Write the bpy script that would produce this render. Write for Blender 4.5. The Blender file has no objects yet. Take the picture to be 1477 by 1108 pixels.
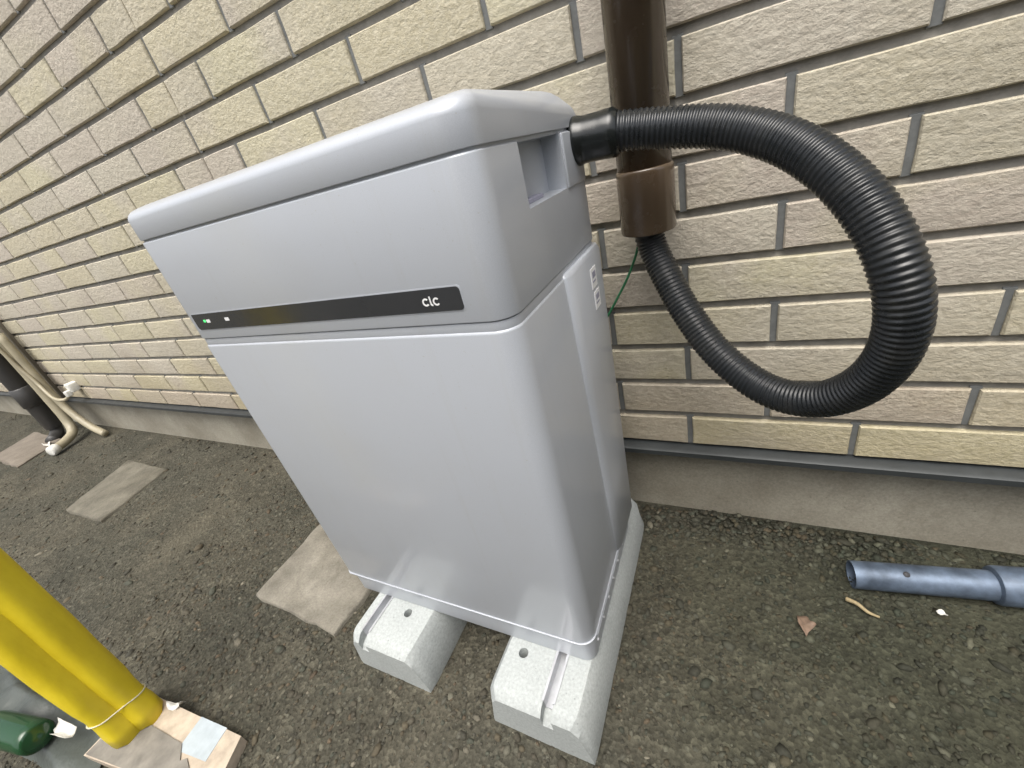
import bpy, bmesh, math, random
import numpy as np
from mathutils import Vector, Matrix
random.seed(7); rng = np.random.default_rng(7)
sc = bpy.context.scene
col = sc.collection
R = math.radians

# ------------------------------------------------------------------ camera
cam_d = bpy.data.cameras.new('camera'); cam = bpy.data.objects.new('camera', cam_d); col.objects.link(cam)
cam_d.sensor_width = 36.0
cam_d.lens = 36.0 * 604.232 / 1477.0
cam_d.clip_start = 0.01; cam_d.clip_end = 500
RT = ((0.8887285609, 0.3990110866, -0.2257248277), (0.0167466490, -0.5203111442, -0.8538125456), (-0.4581278149, 0.7550274605, -0.4690974730))
CAM = Vector((0.06603, -0.73061, 0.80714))
m = Matrix.Identity(4)
for i in range(3):
    m[i][0] = RT[0][i]; m[i][1] = -RT[1][i]; m[i][2] = -RT[2][i]; m[i][3] = CAM[i]
cam.matrix_world = m
sc.camera = cam

# ------------------------------------------------------------------ sky, sun, exposure
SUN_EL, SUN_AZ = 68.0, 172.0        # azimuth clockwise from +Y
world = bpy.data.worlds.new('World'); sc.world = world; world.use_nodes = True
wn = world.node_tree.nodes; wl = world.node_tree.links
bg = wn['Background']
sky = wn.new('ShaderNodeTexSky'); sky.sky_type = 'NISHITA'; sky.sun_disc = False
sky.sun_elevation = R(SUN_EL); sky.sun_rotation = R(SUN_AZ); sky.dust_density = 6.0; sky.air_density = 1.0; sky.ozone_density = 1.0
hs = wn.new('ShaderNodeHueSaturation'); hs.inputs['Saturation'].default_value = 0.34
wl.new(sky.outputs[0], hs.inputs['Color']); wl.new(hs.outputs[0], bg.inputs[0])
bg.inputs[1].default_value = 0.13
sun_d = bpy.data.lights.new('sun', 'SUN'); sun = bpy.data.objects.new('sun', sun_d); col.objects.link(sun)
sun_d.energy = 1.1; sun_d.angle = R(45); sun_d.color = (1.0, 0.95, 0.86)
az = R(SUN_AZ); el = R(SUN_EL)
sdir = Vector((math.sin(az) * math.cos(el), math.cos(az) * math.cos(el), math.sin(el)))
sun.rotation_euler = sdir.to_track_quat('Z', 'Y').to_euler()
sun.location = (-2, -2, 4)
sc.view_settings.view_transform = 'Standard'; sc.view_settings.look = 'None'
sc.view_settings.gamma = 1.0; sc.view_settings.use_curve_mapping = False
sc.view_settings.exposure = 0.92
sc.render.engine = 'CYCLES'
sc.cycles.max_bounces = 8

# ------------------------------------------------------------------ helpers
def tag(o, label=None, cat=None, group=None, kind=None):
    if label: o['label'] = label
    if cat: o['category'] = cat
    if group: o['group'] = group
    if kind: o['kind'] = kind
    return o
def empty(name, loc=(0, 0, 0)):
    o = bpy.data.objects.new(name, None); o.location = loc; o.empty_display_size = 0.05; col.objects.link(o); return o
def link(name, me, mat=None, parent=None, smooth=True):
    o = bpy.data.objects.new(name, me); col.objects.link(o)
    if mat is not None:
        me.materials.clear(); me.materials.append(mat)
    if smooth:
        me.polygons.foreach_set('use_smooth', [True] * len(me.polygons))
    if parent is not None:
        o.parent = parent
        o.matrix_parent_inverse = Matrix.Translation(parent.location).inverted()
    return o
def from_bm(bm, name='m'):
    me = bpy.data.meshes.new(name); bm.normal_update(); bm.to_mesh(me); bm.free(); return me
def sharp(me, ang=35):
    me.polygons.foreach_set('use_smooth', [True] * len(me.polygons))
    me.set_sharp_from_angle(angle=R(ang)); return me
def pydata(v, f):
    me = bpy.data.meshes.new('m'); me.from_pydata([tuple(p) for p in v], [], f); me.update(); return me

def rrect(x0, x1, y0, y1, r, n=8, rs=None):
    """counter-clockwise rounded rectangle; rs = radii of the corners (x1y1, x0y1, x0y0, x1y0)"""
    rs = rs or (r, r, r, r)
    out = []
    for (cx, cy, sx, sy, a0), rr in zip(((x1, y1, -1, -1, 0), (x0, y1, 1, -1, 90), (x0, y0, 1, 1, 180), (x1, y0, -1, 1, 270)), rs):
        rr = max(rr, 1e-5)
        for k in range(n + 1):
            a = R(a0 + 90 * k / n)
            out.append((cx + sx * rr + rr * math.cos(a), cy + sy * rr + rr * math.sin(a)))
    return out
def loft(rings, cap=True, closed=True):
    """rings: list of equal-length point lists"""
    v = [p for r in rings for p in r]; n = len(rings[0]); f = []
    for i in range(len(rings) - 1):
        for j in range(n if closed else n - 1):
            k = (j + 1) % n
            f.append((i * n + j, i * n + k, (i + 1) * n + k, (i + 1) * n + j))
    if cap:
        f.append(tuple(reversed(range(n)))); f.append(tuple(range((len(rings) - 1) * n, len(rings) * n)))
    return pydata(v, f)
def rbox(x0, x1, y0, y1, z0, z1, r=0.02, b=0.003, n=8, rs=None, bt=None):
    """prism with rounded plan corners and rounded top / bottom edges"""
    bt = b if bt is None else bt
    rings = []
    def ring(ins, z):
        q = None if rs is None else tuple(max(a - ins, 0.0003) for a in rs)
        rings.append([(x, y, z) for x, y in rrect(x0 + ins, x1 - ins, y0 + ins, y1 - ins, max(r - ins, 0.0003), n, q)])
    S = 3 if b < 0.006 else 7
    for k in range(S + 1):
        a = math.pi / 2 * k / S; ring(b * (1 - math.sin(a)), z0 + b * (1 - math.cos(a)))
    S = 3 if bt < 0.006 else 9
    for k in range(S + 1):
        a = math.pi / 2 * k / S; ring(bt * (1 - math.cos(a)), z1 - bt * (1 - math.sin(a)))
    return sharp(loft(rings), 40)
def box(x0, x1, y0, y1, z0, z1, b=0.0, seg=1):
    bm = bmesh.new(); bmesh.ops.create_cube(bm, size=1)
    for v in bm.verts:
        v.co = Vector(((x0 + x1) / 2 + v.co.x * (x1 - x0), (y0 + y1) / 2 + v.co.y * (y1 - y0), (z0 + z1) / 2 + v.co.z * (z1 - z0)))
    if b: bmesh.ops.bevel(bm, geom=list(bm.edges), offset=b, segments=seg, affect='EDGES', profile=0.5)
    return from_bm(bm)
def catmull(pts, per=12):
    P = [Vector(p) for p in pts]; P = [P[0] * 2 - P[1]] + P + [P[-1] * 2 - P[-2]]
    out = []
    for i in range(1, len(P) - 2):
        for k in range(per):
            t = k / per; a, b, c, d = P[i - 1], P[i], P[i + 1], P[i + 2]
            out.append(0.5 * ((2 * b) + (c - a) * t + (2 * a - 5 * b + 4 * c - d) * t * t + (3 * b - a - 3 * c + d) * t ** 3))
    out.append(P[-2]); return out
def resample(pts, step):
    d = [0.0]
    for a, b in zip(pts, pts[1:]): d.append(d[-1] + (b - a).length)
    n = max(2, int(round(d[-1] / step))); out = []; j = 0
    for i in range(n + 1):
        s = d[-1] * i / n
        while j < len(d) - 2 and d[j + 1] < s: j += 1
        t = (s - d[j]) / max(d[j + 1] - d[j], 1e-9); out.append(pts[j].lerp(pts[j + 1], min(max(t, 0), 1)))
    return out, d[-1]
def tube(pts, rad, n=16, cap=True):
    """sweep a circle; rad is a number or a function of index"""
    rings = []; T0 = (pts[1] - pts[0]).normalized()
    up = Vector((0, 0, 1)) if abs(T0.z) < 0.9 else Vector((0, 1, 0))
    N = (up - T0 * up.dot(T0)).normalized()
    for i, p in enumerate(pts):
        T = (pts[min(i + 1, len(pts) - 1)] - pts[max(i - 1, 0)]).normalized()
        N = (N - T * N.dot(T)).normalized(); B = T.cross(N)
        r = rad(i) if callable(rad) else rad
        rings.append([tuple(p + N * (r * math.cos(2 * math.pi * k / n)) + B * (r * math.sin(2 * math.pi * k / n))) for k in range(n)])
    return loft(rings, cap)
def lathe(prof, n=32, axis='Z', origin=(0, 0, 0)):
    o = Vector(origin); rings = []
    for r, h in prof:
        ring = []
        for k in range(n):
            a = 2 * math.pi * k / n; c, s = r * math.cos(a), r * math.sin(a)
            q = {'Z': (c, s, h), 'X': (h, c, s), 'Y': (s, h, c)}[axis]
            ring.append(tuple(o + Vector(q)))
        rings.append(ring)
    return loft(rings, True)

# ------------------------------------------------------------------ materials
class NT:
    def __init__(s, name):
        s.m = bpy.data.materials.new(name); s.m.use_nodes = True
        s.t = s.m.node_tree; s.n = s.t.nodes; s.l = s.t.links; s.b = s.n['Principled BSDF']
        s.pos = s.n.new('ShaderNodeNewGeometry').outputs['Position']
    def set(s, **k):
        for a, v in k.items(): s.b.inputs[a.replace('_', ' ')].default_value = v
        return s
    def noise(s, scale, detail=4, rough=0.6, vec=None, out=0):
        n = s.n.new('ShaderNodeTexNoise'); n.inputs['Scale'].default_value = scale; n.inputs['Detail'].default_value = detail; n.inputs['Roughness'].default_value = rough
        s.l.new(vec or s.pos, n.inputs['Vector']); return n.outputs[out]
    def voro(s, scale, out='Distance', vec=None, feature='F1'):
        n = s.n.new('ShaderNodeTexVoronoi'); n.feature = feature; n.inputs['Scale'].default_value = scale
        s.l.new(vec or s.pos, n.inputs['Vector']); return n.outputs[out]
    def ramp(s, x, *stops):
        n = s.n.new('ShaderNodeValToRGB'); e = n.color_ramp.elements
        while len(e) < len(stops): e.new(0.5)
        for el, (p, c) in zip(e, stops):
            el.position = p; el.color = (c, c, c, 1) if isinstance(c, (int, float)) else (*c, 1)
        s.l.new(x, n.inputs[0]); return n.outputs[0]
    def mix(s, f, a, b, mode='MIX'):
        n = s.n.new('ShaderNodeMix'); n.data_type = 'RGBA'; n.blend_type = mode
        for v, i in ((f, 0), (a, 6), (b, 7)):
            if isinstance(v, (int, float)): n.inputs[i].default_value = v if i == 0 else (v, v, v, 1)
            elif isinstance(v, tuple): n.inputs[i].default_value = (*v, 1)
            else: s.l.new(v, n.inputs[i])
        return n.outputs[2]
    def math(s, op, a, b=None):
        n = s.n.new('ShaderNodeMath'); n.operation = op
        for i, v in enumerate((a, b)):
            if v is None: continue
            if isinstance(v, (int, float)): n.inputs[i].default_value = v
            else: s.l.new(v, n.inputs[i])
        return n.outputs[0]
    def xyz(s):
        n = s.n.new('ShaderNodeSeparateXYZ'); s.l.new(s.pos, n.inputs[0]); return n.outputs
    def comb(s, x=0, y=0, z=0):
        n = s.n.new('ShaderNodeCombineXYZ')
        for i, v in enumerate((x, y, z)):
            if isinstance(v, (int, float)): n.inputs[i].default_value = v
            else: s.l.new(v, n.inputs[i])
        return n.outputs[0]
    def scaled(s, x, y, z):
        n = s.n.new('ShaderNodeVectorMath'); n.operation = 'MULTIPLY'; n.inputs[1].default_value = (x, y, z); s.l.new(s.pos, n.inputs[0]); return n.outputs[0]
    def bump(s, h, strength, dist, prev=None):
        n = s.n.new('ShaderNodeBump'); n.inputs['Strength'].default_value = strength; n.inputs['Distance'].default_value = dist
        s.l.new(h, n.inputs['Height'])
        if prev is not None: s.l.new(prev, n.inputs['Normal'])
        s.l.new(n.outputs[0], s.b.inputs['Normal']); return n.outputs[0]
    def color(s, c): s.l.new(c, s.b.inputs['Base Color']); return s
    def rough(s, c): s.l.new(c, s.b.inputs['Roughness']); return s

SR = 0.0758            # row pitch
SU = 3.4407 * SR       # brick pitch
ZT = 0.212             # top of the base flashing
SEAM = -4 * SU

def mat_tile():
    t = NT('tile'); x, y, z = t.xyz()
    row = t.math('FLOOR', t.math('DIVIDE', t.math('SUBTRACT', z, ZT), SR))
    par = t.math('MULTIPLY', t.math('FLOORED_MODULO', row, 2.0), 0.5)
    u = t.math('FLOOR', t.math('SUBTRACT', t.math('DIVIDE', x, SU), par))
    cut = t.math('MULTIPLY', t.math('LESS_THAN', x, SEAM), 57.3)
    w = t.n.new('ShaderNodeTexWhiteNoise'); w.noise_dimensions = '2D'
    t.l.new(t.comb(t.math('ADD', u, cut), row), w.inputs['Vector'])
    w2 = t.n.new('ShaderNodeTexWhiteNoise'); w2.noise_dimensions = '2D'
    t.l.new(t.comb(t.math('ADD', u, 31.7), t.math('ADD', row, cut)), w2.inputs['Vector'])
    v1 = w.outputs['Value']; v2 = w2.outputs['Value']
    base = t.ramp(v1, (0.0, (0.525, 0.465, 0.395)), (0.36, (0.545, 0.495, 0.415)), (0.52, (0.555, 0.515, 0.42)), (0.68, (0.58, 0.525, 0.38)), (1.0, (0.58, 0.54, 0.38)))
    sec = t.ramp(v2, (0.0, (0.52, 0.465, 0.395)), (0.5, (0.555, 0.51, 0.415)), (1.0, (0.58, 0.53, 0.385)))
    patch = t.ramp(t.noise(5.5, 3, 0.5), (0.44, 0.0), (0.62, 0.85))
    c = t.mix(patch, base, sec)
    fine = t.noise(95, 6, 0.65, t.scaled(1, 1, 1.5))
    c = t.mix(t.ramp(fine, (0.38, 0.0), (0.66, 0.75)), t.mix(0.5, c, t.mix(1.0, c, (0.72, 0.70, 0.68), 'MULTIPLY')), t.mix(0.40, c, (0.72, 0.68, 0.57)))
    c = t.mix(t.math('MULTIPLY', v2, 0.22), c, t.mix(1.0, c, (0.7, 0.68, 0.66), 'MULTIPLY'))
    c = t.mix(t.ramp(t.noise(1.7, 6, 0.65), (0.46, 0.0), (0.75, 0.45)), c, t.mix(1.0, c, (0.74, 0.73, 0.68), 'MULTIPLY'))
    spl = t.ramp(t.math('ADD', z, t.math('MULTIPLY', t.noise(4.5, 6, 0.7), 0.45)), (0.42, 0.8), (0.68, 0.0))
    c = t.mix(spl, c, t.mix(1.0, c, (0.82, 0.77, 0.68), 'MULTIPLY'))
    t.color(c).set(Roughness=0.72)
    t.b.inputs['Specular IOR Level'].default_value = 0.35
    a = t.noise(50, 7, 0.68, t.scaled(1, 1, 1.5)); b_ = t.noise(190, 4, 0.65, t.scaled(1, 1, 1.2))
    n1 = t.bump(a, 0.52, 0.009); t.bump(b_, 0.40, 0.003, n1)
    return t.m
def mat_plain(name, colr, rough=0.5, metal=0.0, var=0.12, scale=30, bump=0.0, bscale=200, bdist=0.001, coat=0.0, spec=0.5):
    t = NT(name)
    d = tuple(v * (1 - var) for v in colr); l = tuple(min(1, v * (1 + var)) for v in colr)
    t.color(t.ramp(t.noise(scale, 5, 0.6), (0.3, d), (0.7, l)))
    t.rough(t.ramp(t.noise(scale * 2.3, 4, 0.6), (0.3, max(rough - 0.07, 0.02)), (0.7, min(rough + 0.07, 1))))
    t.set(Metallic=metal); t.b.inputs['Coat Weight'].default_value = coat; t.b.inputs['Coat Roughness'].default_value = 0.12
    t.b.inputs['Specular IOR Level'].default_value = spec
    if bump: t.bump(t.noise(bscale, 4, 0.6), bump, bdist)
    return t.m
def mat_ground():
    t = NT('ground')
    big = t.noise(1.6, 5, 0.6); mid = t.noise(9, 6, 0.65); fine = t.noise(120, 6, 0.7); vc = t.voro(150, 'Color'); vd = t.voro(150)
    soil = t.ramp(mid, (0.3, (0.088, 0.080, 0.066)), (0.7, (0.142, 0.130, 0.108)))
    grey = t.ramp(mid, (0.3, (0.064, 0.062, 0.052)), (0.7, (0.105, 0.100, 0.086)))
    c = t.mix(t.ramp(big, (0.42, 0.0), (0.6, 1.0)), grey, soil)
    sep = t.n.new('ShaderNodeSeparateColor'); t.l.new(vc, sep.inputs[0])
    st = t.ramp(sep.outputs[0], (0.0, 0.72), (0.55, 0.97), (0.8, 1.12), (1.0, 1.5))
    c = t.mix(1.0, c, st, 'MULTIPLY')
    c = t.mix(1.0, c, t.ramp(fine, (0.3, 0.6), (0.7, 1.35)), 'MULTIPLY')
    # dry dusty tracks
    c = t.mix(t.ramp(t.noise(3.3, 4, 0.5), (0.56, 0.0), (0.72, 0.5)), c, (0.16, 0.145, 0.118))
    x_, y_, z_ = t.xyz()
    damp_shade = t.ramp(t.math('ADD', x_, t.math('MULTIPLY', t.noise(2.6, 5, 0.6), 0.9)), (0.20, 0.0), (0.75, 1.0))  # damp greenish soil plus dimmer light towards the right, both in the colour
    c = t.mix(damp_shade, t.mix(1.0, c, (0.70, 0.70, 0.62), 'MULTIPLY'), t.mix(1.0, c, (0.37, 0.41, 0.33), 'MULTIPLY'))
    t.color(c).set(Roughness=0.9); t.b.inputs['Specular IOR Level'].default_value = 0.25
    n1 = t.bump(vd, 0.6, 0.005); n2 = t.bump(fine, 0.4, 0.003, n1); t.bump(mid, 0.5, 0.02, n2)
    return t.m
def mat_gravel():
    t = NT('gravel'); a = t.n.new('ShaderNodeVertexColor'); a.layer_name = 'Col'
    x_, y_, z_ = t.xyz()
    damp_shade = t.ramp(t.math('ADD', x_, t.math('MULTIPLY', t.noise(2.6, 5, 0.6), 0.9)), (0.20, 0.0), (0.75, 1.0))  # stones take the same damp tint and painted dimness to the right
    c0 = t.mix(damp_shade, t.mix(1.0, a.outputs[0], (0.74, 0.74, 0.66), 'MULTIPLY'), t.mix(1.0, a.outputs[0], (0.45, 0.49, 0.40), 'MULTIPLY'))
    c = t.mix(1.0, c0, t.ramp(t.noise(260, 3, 0.6), (0.3, 0.75), (0.7, 1.2)), 'MULTIPLY')
    t.color(c).set(Roughness=0.8); t.b.inputs['Specular IOR Level'].default_value = 0.3
    return t.m
def mat_concrete(name, lo, hi, stain=(0.10, 0.10, 0.085), bump=0.5, scale=14):
    t = NT(name)
    c = t.ramp(t.noise(scale, 6, 0.65), (0.3, lo), (0.7, hi))
    c = t.mix(t.ramp(t.noise(scale * 0.45, 6, 0.7), (0.52, 0.0), (0.72, 0.65)), c, stain)
    c = t.mix(1.0, c, t.ramp(t.noise(220, 4, 0.7), (0.3, 0.8), (0.7, 1.15)), 'MULTIPLY')
    pit = t.ramp(t.voro(95), (0.0, 0.0), (0.16, 1.0))
    c = t.mix(t.ramp(t.voro(62), (0.05, 0.55), (0.11, 0.0)), c, t.mix(1.0, c, (0.5, 0.5, 0.48), 'MULTIPLY'))
    t.color(c).set(Roughness=0.85); t.b.inputs['Specular IOR Level'].default_value = 0.3
    n1 = t.bump(t.noise(160, 6, 0.7), bump, 0.003); t.bump(pit, bump * 0.5, 0.0015, n1)
    return t.m
def mat_paint():
    t = NT('silver_paint')
    g = t.noise(1400, 2, 0.5)
    c = t.ramp(g, (0.3, (0.430, 0.455, 0.495)), (0.7, (0.480, 0.505, 0.545)))
    c = t.mix(t.ramp(t.noise(7, 5, 0.65), (0.5, 0.0), (0.8, 0.16)), c, (0.42, 0.41, 0.39))
    streak = t.ramp(t.noise(1.0, 5, 0.7, t.scaled(60, 60, 1.6)), (0.56, 0.0), (0.80, 0.22))
    c = t.mix(streak, c, (0.40, 0.39, 0.36))
    c = t.mix(t.ramp(t.noise(420, 2, 0.5), (0.72, 0.0), (0.76, 0.5)), c, (0.36, 0.34, 0.30))
    t.color(c).set(Metallic=0.15)
    t.rough(t.ramp(t.noise(9, 6, 0.65), (0.3, 0.38), (0.7, 0.50)))
    t.b.inputs['Coat Weight'].default_value = 0.4; t.b.inputs['Coat Roughness'].default_value = 0.13
    t.bump(t.noise(900, 2, 0.5), 0.06, 0.0006)
    return t.m

M = dict(
    tile=mat_tile(), ground=mat_ground(), gravel=mat_gravel(), paint=mat_paint(),
    mortar=mat_plain('mortar', (0.255, 0.245, 0.222), 0.85, var=0.18, scale=60, bump=0.4, bscale=300),
    joint=mat_plain('joint', (0.155, 0.162, 0.160), 0.85, var=0.15, scale=60, bump=0.4, bscale=300),
    flash=mat_plain('flashing', (0.045, 0.050, 0.052), 0.38, 0.3, 0.15, 20),
    found=mat_concrete('foundation', (0.25, 0.228, 0.18), (0.38, 0.355, 0.29), (0.17, 0.15, 0.11), 0.4, 5),
    block=mat_concrete('block', (0.37, 0.392, 0.385), (0.44, 0.465, 0.455), (0.31, 0.33, 0.32), 0.15, 9),
    slab=mat_concrete('slab', (0.15, 0.138, 0.112), (0.30, 0.278, 0.23), (0.19, 0.175, 0.14), 0.7, 16),
    slab_dirty=mat_concrete('slab_dirty', (0.10, 0.092, 0.072), (0.19, 0.176, 0.138), (0.11, 0.10, 0.08), 0.7, 16),
    slab_red=mat_concrete('slab_red', (0.145, 0.125, 0.10), (0.22, 0.19, 0.155), (0.20, 0.17, 0.14), 0.6, 16),
    black=mat_plain('hose_black', (0.013, 0.015, 0.017), 0.26, 0, 0.25, 40, 0.08, 300, 0.0005),
    cuff=mat_plain('cuff_black', (0.010, 0.012, 0.012), 0.22, 0, 0.2, 40),
    brown=mat_plain('pipe_brown', (0.085, 0.058, 0.036), 0.24, 0, 0.12, 12, coat=0.4),
    galv=mat_plain('galvanised', (0.115, 0.150, 0.205), 0.48, 0.4, 0.45, 30, 0.15, 120),
    rail=mat_plain('rail_metal', (0.55, 0.56, 0.58), 0.38, 0.5, 0.12, 30),
    dark=mat_plain('dark_gap', (0.05, 0.05, 0.055), 0.6),
    glass=mat_plain('display_black', (0.030, 0.032, 0.036), 0.16, 0, 0.1, 20, coat=0.6),
    white=mat_plain('white_print', (0.80, 0.80, 0.80), 0.5, 0, 0.03),
    greyprint=mat_plain('grey_print', (0.30, 0.30, 0.38), 0.5, 0, 0.2, 400),
    wire=mat_plain('green_wire', (0.03, 0.17, 0.075), 0.4),
    beige=mat_plain('beige_pipe', (0.36, 0.32, 0.225), 0.45, 0, 0.15, 14),
    dull_strip=mat_plain('strip_brown', (0.20, 0.175, 0.135), 0.5, 0, 0.12, 8),
    dkpipe=mat_plain('dark_downpipe', (0.050, 0.048, 0.046), 0.4, 0, 0.15, 12),
    offwhite=mat_plain('white_plastic', (0.66, 0.65, 0.60), 0.45, 0, 0.16, 60),
    wood=mat_plain('pale_wood', (0.46, 0.385, 0.30), 0.65, 0, 0.22, 45, 0.3, 150),
    tape=mat_plain('pale_blue_tape', (0.40, 0.45, 0.48), 0.4, 0, 0.12, 40),
    greyboard=mat_plain('grey_board', (0.20, 0.185, 0.16), 0.7, 0, 0.3, 30),
    leaf=mat_plain('dry_leaf', (0.17, 0.115, 0.08), 0.7, 0, 0.3, 80),
    twig=mat_plain('dry_twig', (0.34, 0.27, 0.15), 0.7, 0, 0.25, 90),
)
def mat_hose():
    t = NT('hose_black'); d = t.ramp(t.noise(26, 6, 0.65), (0.5, 0.0), (0.75, 0.30))
    t.color(t.mix(d, t.ramp(t.noise(40, 4, 0.6), (0.3, (0.010, 0.012, 0.014)), (0.7, (0.017, 0.019, 0.021))), (0.060, 0.058, 0.052)))
    t.rough(t.ramp(t.noise(33, 5, 0.6), (0.35, 0.20), (0.7, 0.42)))
    t.bump(t.noise(300, 3, 0.6), 0.08, 0.0005); return t.m
M['black'] = mat_hose()
def mat_yellow():
    t = NT('yellow_sheet')
    c = t.ramp(t.noise(9, 5, 0.6), (0.3, (0.68, 0.52, 0.015)), (0.7, (0.78, 0.62, 0.025)))
    t.color(c).set(Roughness=0.5)
    t.b.inputs['Subsurface Weight'].default_value = 0.0
    n1 = t.bump(t.noise(22, 3, 0.5, t.scaled(1, 1, 0.35)), 0.35, 0.012); t.bump(t.noise(90, 3, 0.5), 0.12, 0.003, n1)
    return t.m
M['yellow'] = mat_yellow()
def mat_led():
    t = NT('green_led'); t.set(Roughness=0.4); t.b.inputs['Base Color'].default_value = (0.05, 0.5, 0.12, 1)
    t.b.inputs['Emission Color'].default_value = (0.08, 0.9, 0.2, 1); t.b.inputs['Emission Strength'].default_value = 0.7
    return t.m
M['led'] = mat_led()
def mat_bottle():
    t = NT('green_glass'); t.set(Roughness=0.12); t.b.inputs['Base Color'].default_value = (0.02, 0.075, 0.03, 1); t.b.inputs['Transmission Weight'].default_value = 0.25
    return t.m
M['bottle'] = mat_bottle()
def mat_sheet():
    t = NT('grey_sheet'); t.color(t.ramp(t.noise(11, 5, 0.6), (0.3, (0.05, 0.058, 0.052)), (0.7, (0.095, 0.108, 0.098)))).set(Roughness=0.45)
    t.bump(t.noise(18, 4, 0.6), 0.4, 0.012); return t.m
M['sheet'] = mat_sheet()
def mat_clear():
    t = NT('clear_tie'); t.set(Roughness=0.3); t.b.inputs['Base Color'].default_value = (0.62, 0.58, 0.42, 1); return t.m
M['tie'] = mat_clear()

# ------------------------------------------------------------------ ground
def hgt(x, y):
    return 0.004 * math.sin(3.1 * x + 1.3) * math.cos(4.7 * y) + 0.003 * math.sin(11 * x + 5 * y) + 0.0025 * math.sin(23 * x - 17 * y) * math.sin(19 * y + 7 * x)
xs = sorted(set([-40, -20, -10, 20, 40] + [round(-6 + 0.06 * i, 3) for i in range(160)])); ys = sorted(set([-40, -20, -8, 20, 40] + [round(-3 + 0.06 * i, 3) for i in range(54)]))
V = [(x, y, hgt(x, y) if (-5 < x < 3 and -2.6 < y < 0.0) else 0.0) for y in ys for x in xs]
F = [(j * len(xs) + i, j * len(xs) + i + 1, (j + 1) * len(xs) + i + 1, (j + 1) * len(xs) + i) for j in range(len(ys) - 1) for i in range(len(xs) - 1)]
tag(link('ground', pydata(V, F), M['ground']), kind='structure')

SLABS = [  # outline corners on the ground, top height, material, label
    ([(-2.36, -0.165), (-2.235, -0.445), (-1.935, -0.440), (-2.01, -0.170)], 0.012, 'slab_dirty', 'square pale concrete paving slab lying alone in the dirt between pipes and cabinet'),
    ([(-0.975, -0.470), (-0.675, -0.485), (-0.665, -0.235), (-0.985, -0.235)], 0.014, 'slab', 'pale concrete paving slab partly hidden behind the silver cabinet and its left block'),
    ([(-3.72, -0.110), (-3.60, -0.335), (-3.16, -0.345), (-3.26, -0.120)], 0.012, 'slab_red', 'reddish paving slab in the dirt beside the beige pipes'),
]
def in_slab(x, y):
    for P, *_ in SLABS:
        s = [(P[(i + 1) % 4][0] - P[i][0]) * (y - P[i][1]) - (P[(i + 1) % 4][1] - P[i][1]) * (x - P[i][0]) for i in range(4)]
        if all(v > 0 for v in s) or all(v < 0 for v in s): return True
    return False
for P, h, mt, lab in SLABS:
    bm = bmesh.new(); r = random.Random(len(lab)); ring = []
    n = 9
    for i in range(4):
        a, b = P[i], P[(i + 1) % 4]
        for k in range(n):
            t = k / n; j = 0.004 if k else 0.0
            ring.append((a[0] + (b[0] - a[0]) * t + r.uniform(-j, j), a[1] + (b[1] - a[1]) * t + r.uniform(-j, j)))
    cx = sum(p[0] for p in P) / 4; cy = sum(p[1] for p in P) / 4
    if (P[1][0] - P[0][0]) * (P[2][1] - P[1][1]) - (P[1][1] - P[0][1]) * (P[2][0] - P[1][0]) < 0: ring.reverse()
    rings = [[(x, y, -0.05) for x, y in ring], [(x, y, h - 0.004 + r.uniform(-.001, .001)) for x, y in ring], [(cx + (x - cx) * .975, cy + (y - cy) * .975, h) for x, y in ring]]
    o = link('paving_slab', sharp(loft(rings), 50), M[mt]); tag(o, lab, 'paving slab', 'paving slabs set in the dirt')

# ------------------------------------------------------------------ gravel: loose small stones
bm = bmesh.new(); bmesh.ops.create_icosphere(bm, subdivisions=1, radius=1.0)
ico_v = np.array([v.co[:] for v in bm.verts]); ico_f = np.array([[v.index for v in f.verts] for f in bm.faces]); bm.free()
def scatter(n, x0, x1, y0, y1, rmin, rmax, pw):
    p = np.stack([rng.uniform(x0, x1, n), rng.uniform(y0, y1, n)], 1)
    keep = np.array([not in_slab(a, b) or rng.random() < 0.14 for a, b in p]); p = p[keep]
    s = rmin + (rmax - rmin) * rng.random(len(p)) ** pw
    return p, s
A = [scatter(19000, -1.3, 0.75, -0.98, 0.02, 0.0014, 0.0054, 2.4), scatter(3200, -1.3, 0.75, -0.98, 0.02, 0.0032, 0.0078, 1.8),
     scatter(7000, -4.6, -1.3, -0.9, 0.02, 0.002, 0.0065, 3.0), scatter(900, -0.1, 0.9, -0.07, 0.02, 0.003, 0.008, 1.6), scatter(420, -1.3, 0.75, -0.98, 0.0, 0.006, 0.0115, 1.8), scatter(260, -3.5, -1.3, -0.8, 0.0, 0.006, 0.014, 2.0)]
pos = np.concatenate([a[0] for a in A]); siz = np.concatenate([a[1] for a in A]); n = len(pos)
ang = rng.uniform(0, 6.283, n); ca, sa = np.cos(ang), np.sin(ang)
sx = siz * rng.uniform(0.8, 1.5, n); sy = siz * rng.uniform(0.6, 1.1, n); sz = siz * rng.uniform(0.25, 0.6, n)
jit = 1 + rng.uniform(-0.28, 0.28, (n, 12, 1))
v = ico_v[None] * jit * np.stack([sx, sy, sz], 1)[:, None, :]
xx = v[..., 0] * ca[:, None] - v[..., 1] * sa[:, None]; yy = v[..., 0] * sa[:, None] + v[..., 1] * ca[:, None]
hz = np.array([hgt(a, b) for a, b in pos])
v = np.stack([xx + pos[:, :1], yy + pos[:, 1:], v[..., 2] + (hz + sz * 0.1)[:, None]], -1).reshape(-1, 3)
f = (ico_f[None] + (np.arange(n) * 12)[:, None, None]).reshape(-1, 3)
me = bpy.data.meshes.new('gravel'); me.vertices.add(len(v)); me.vertices.foreach_set('co', v.ravel().astype(np.float32))
me.loops.add(f.size); me.loops.foreach_set('vertex_index', f.ravel().astype(np.int32)); me.polygons.add(len(f))
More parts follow.
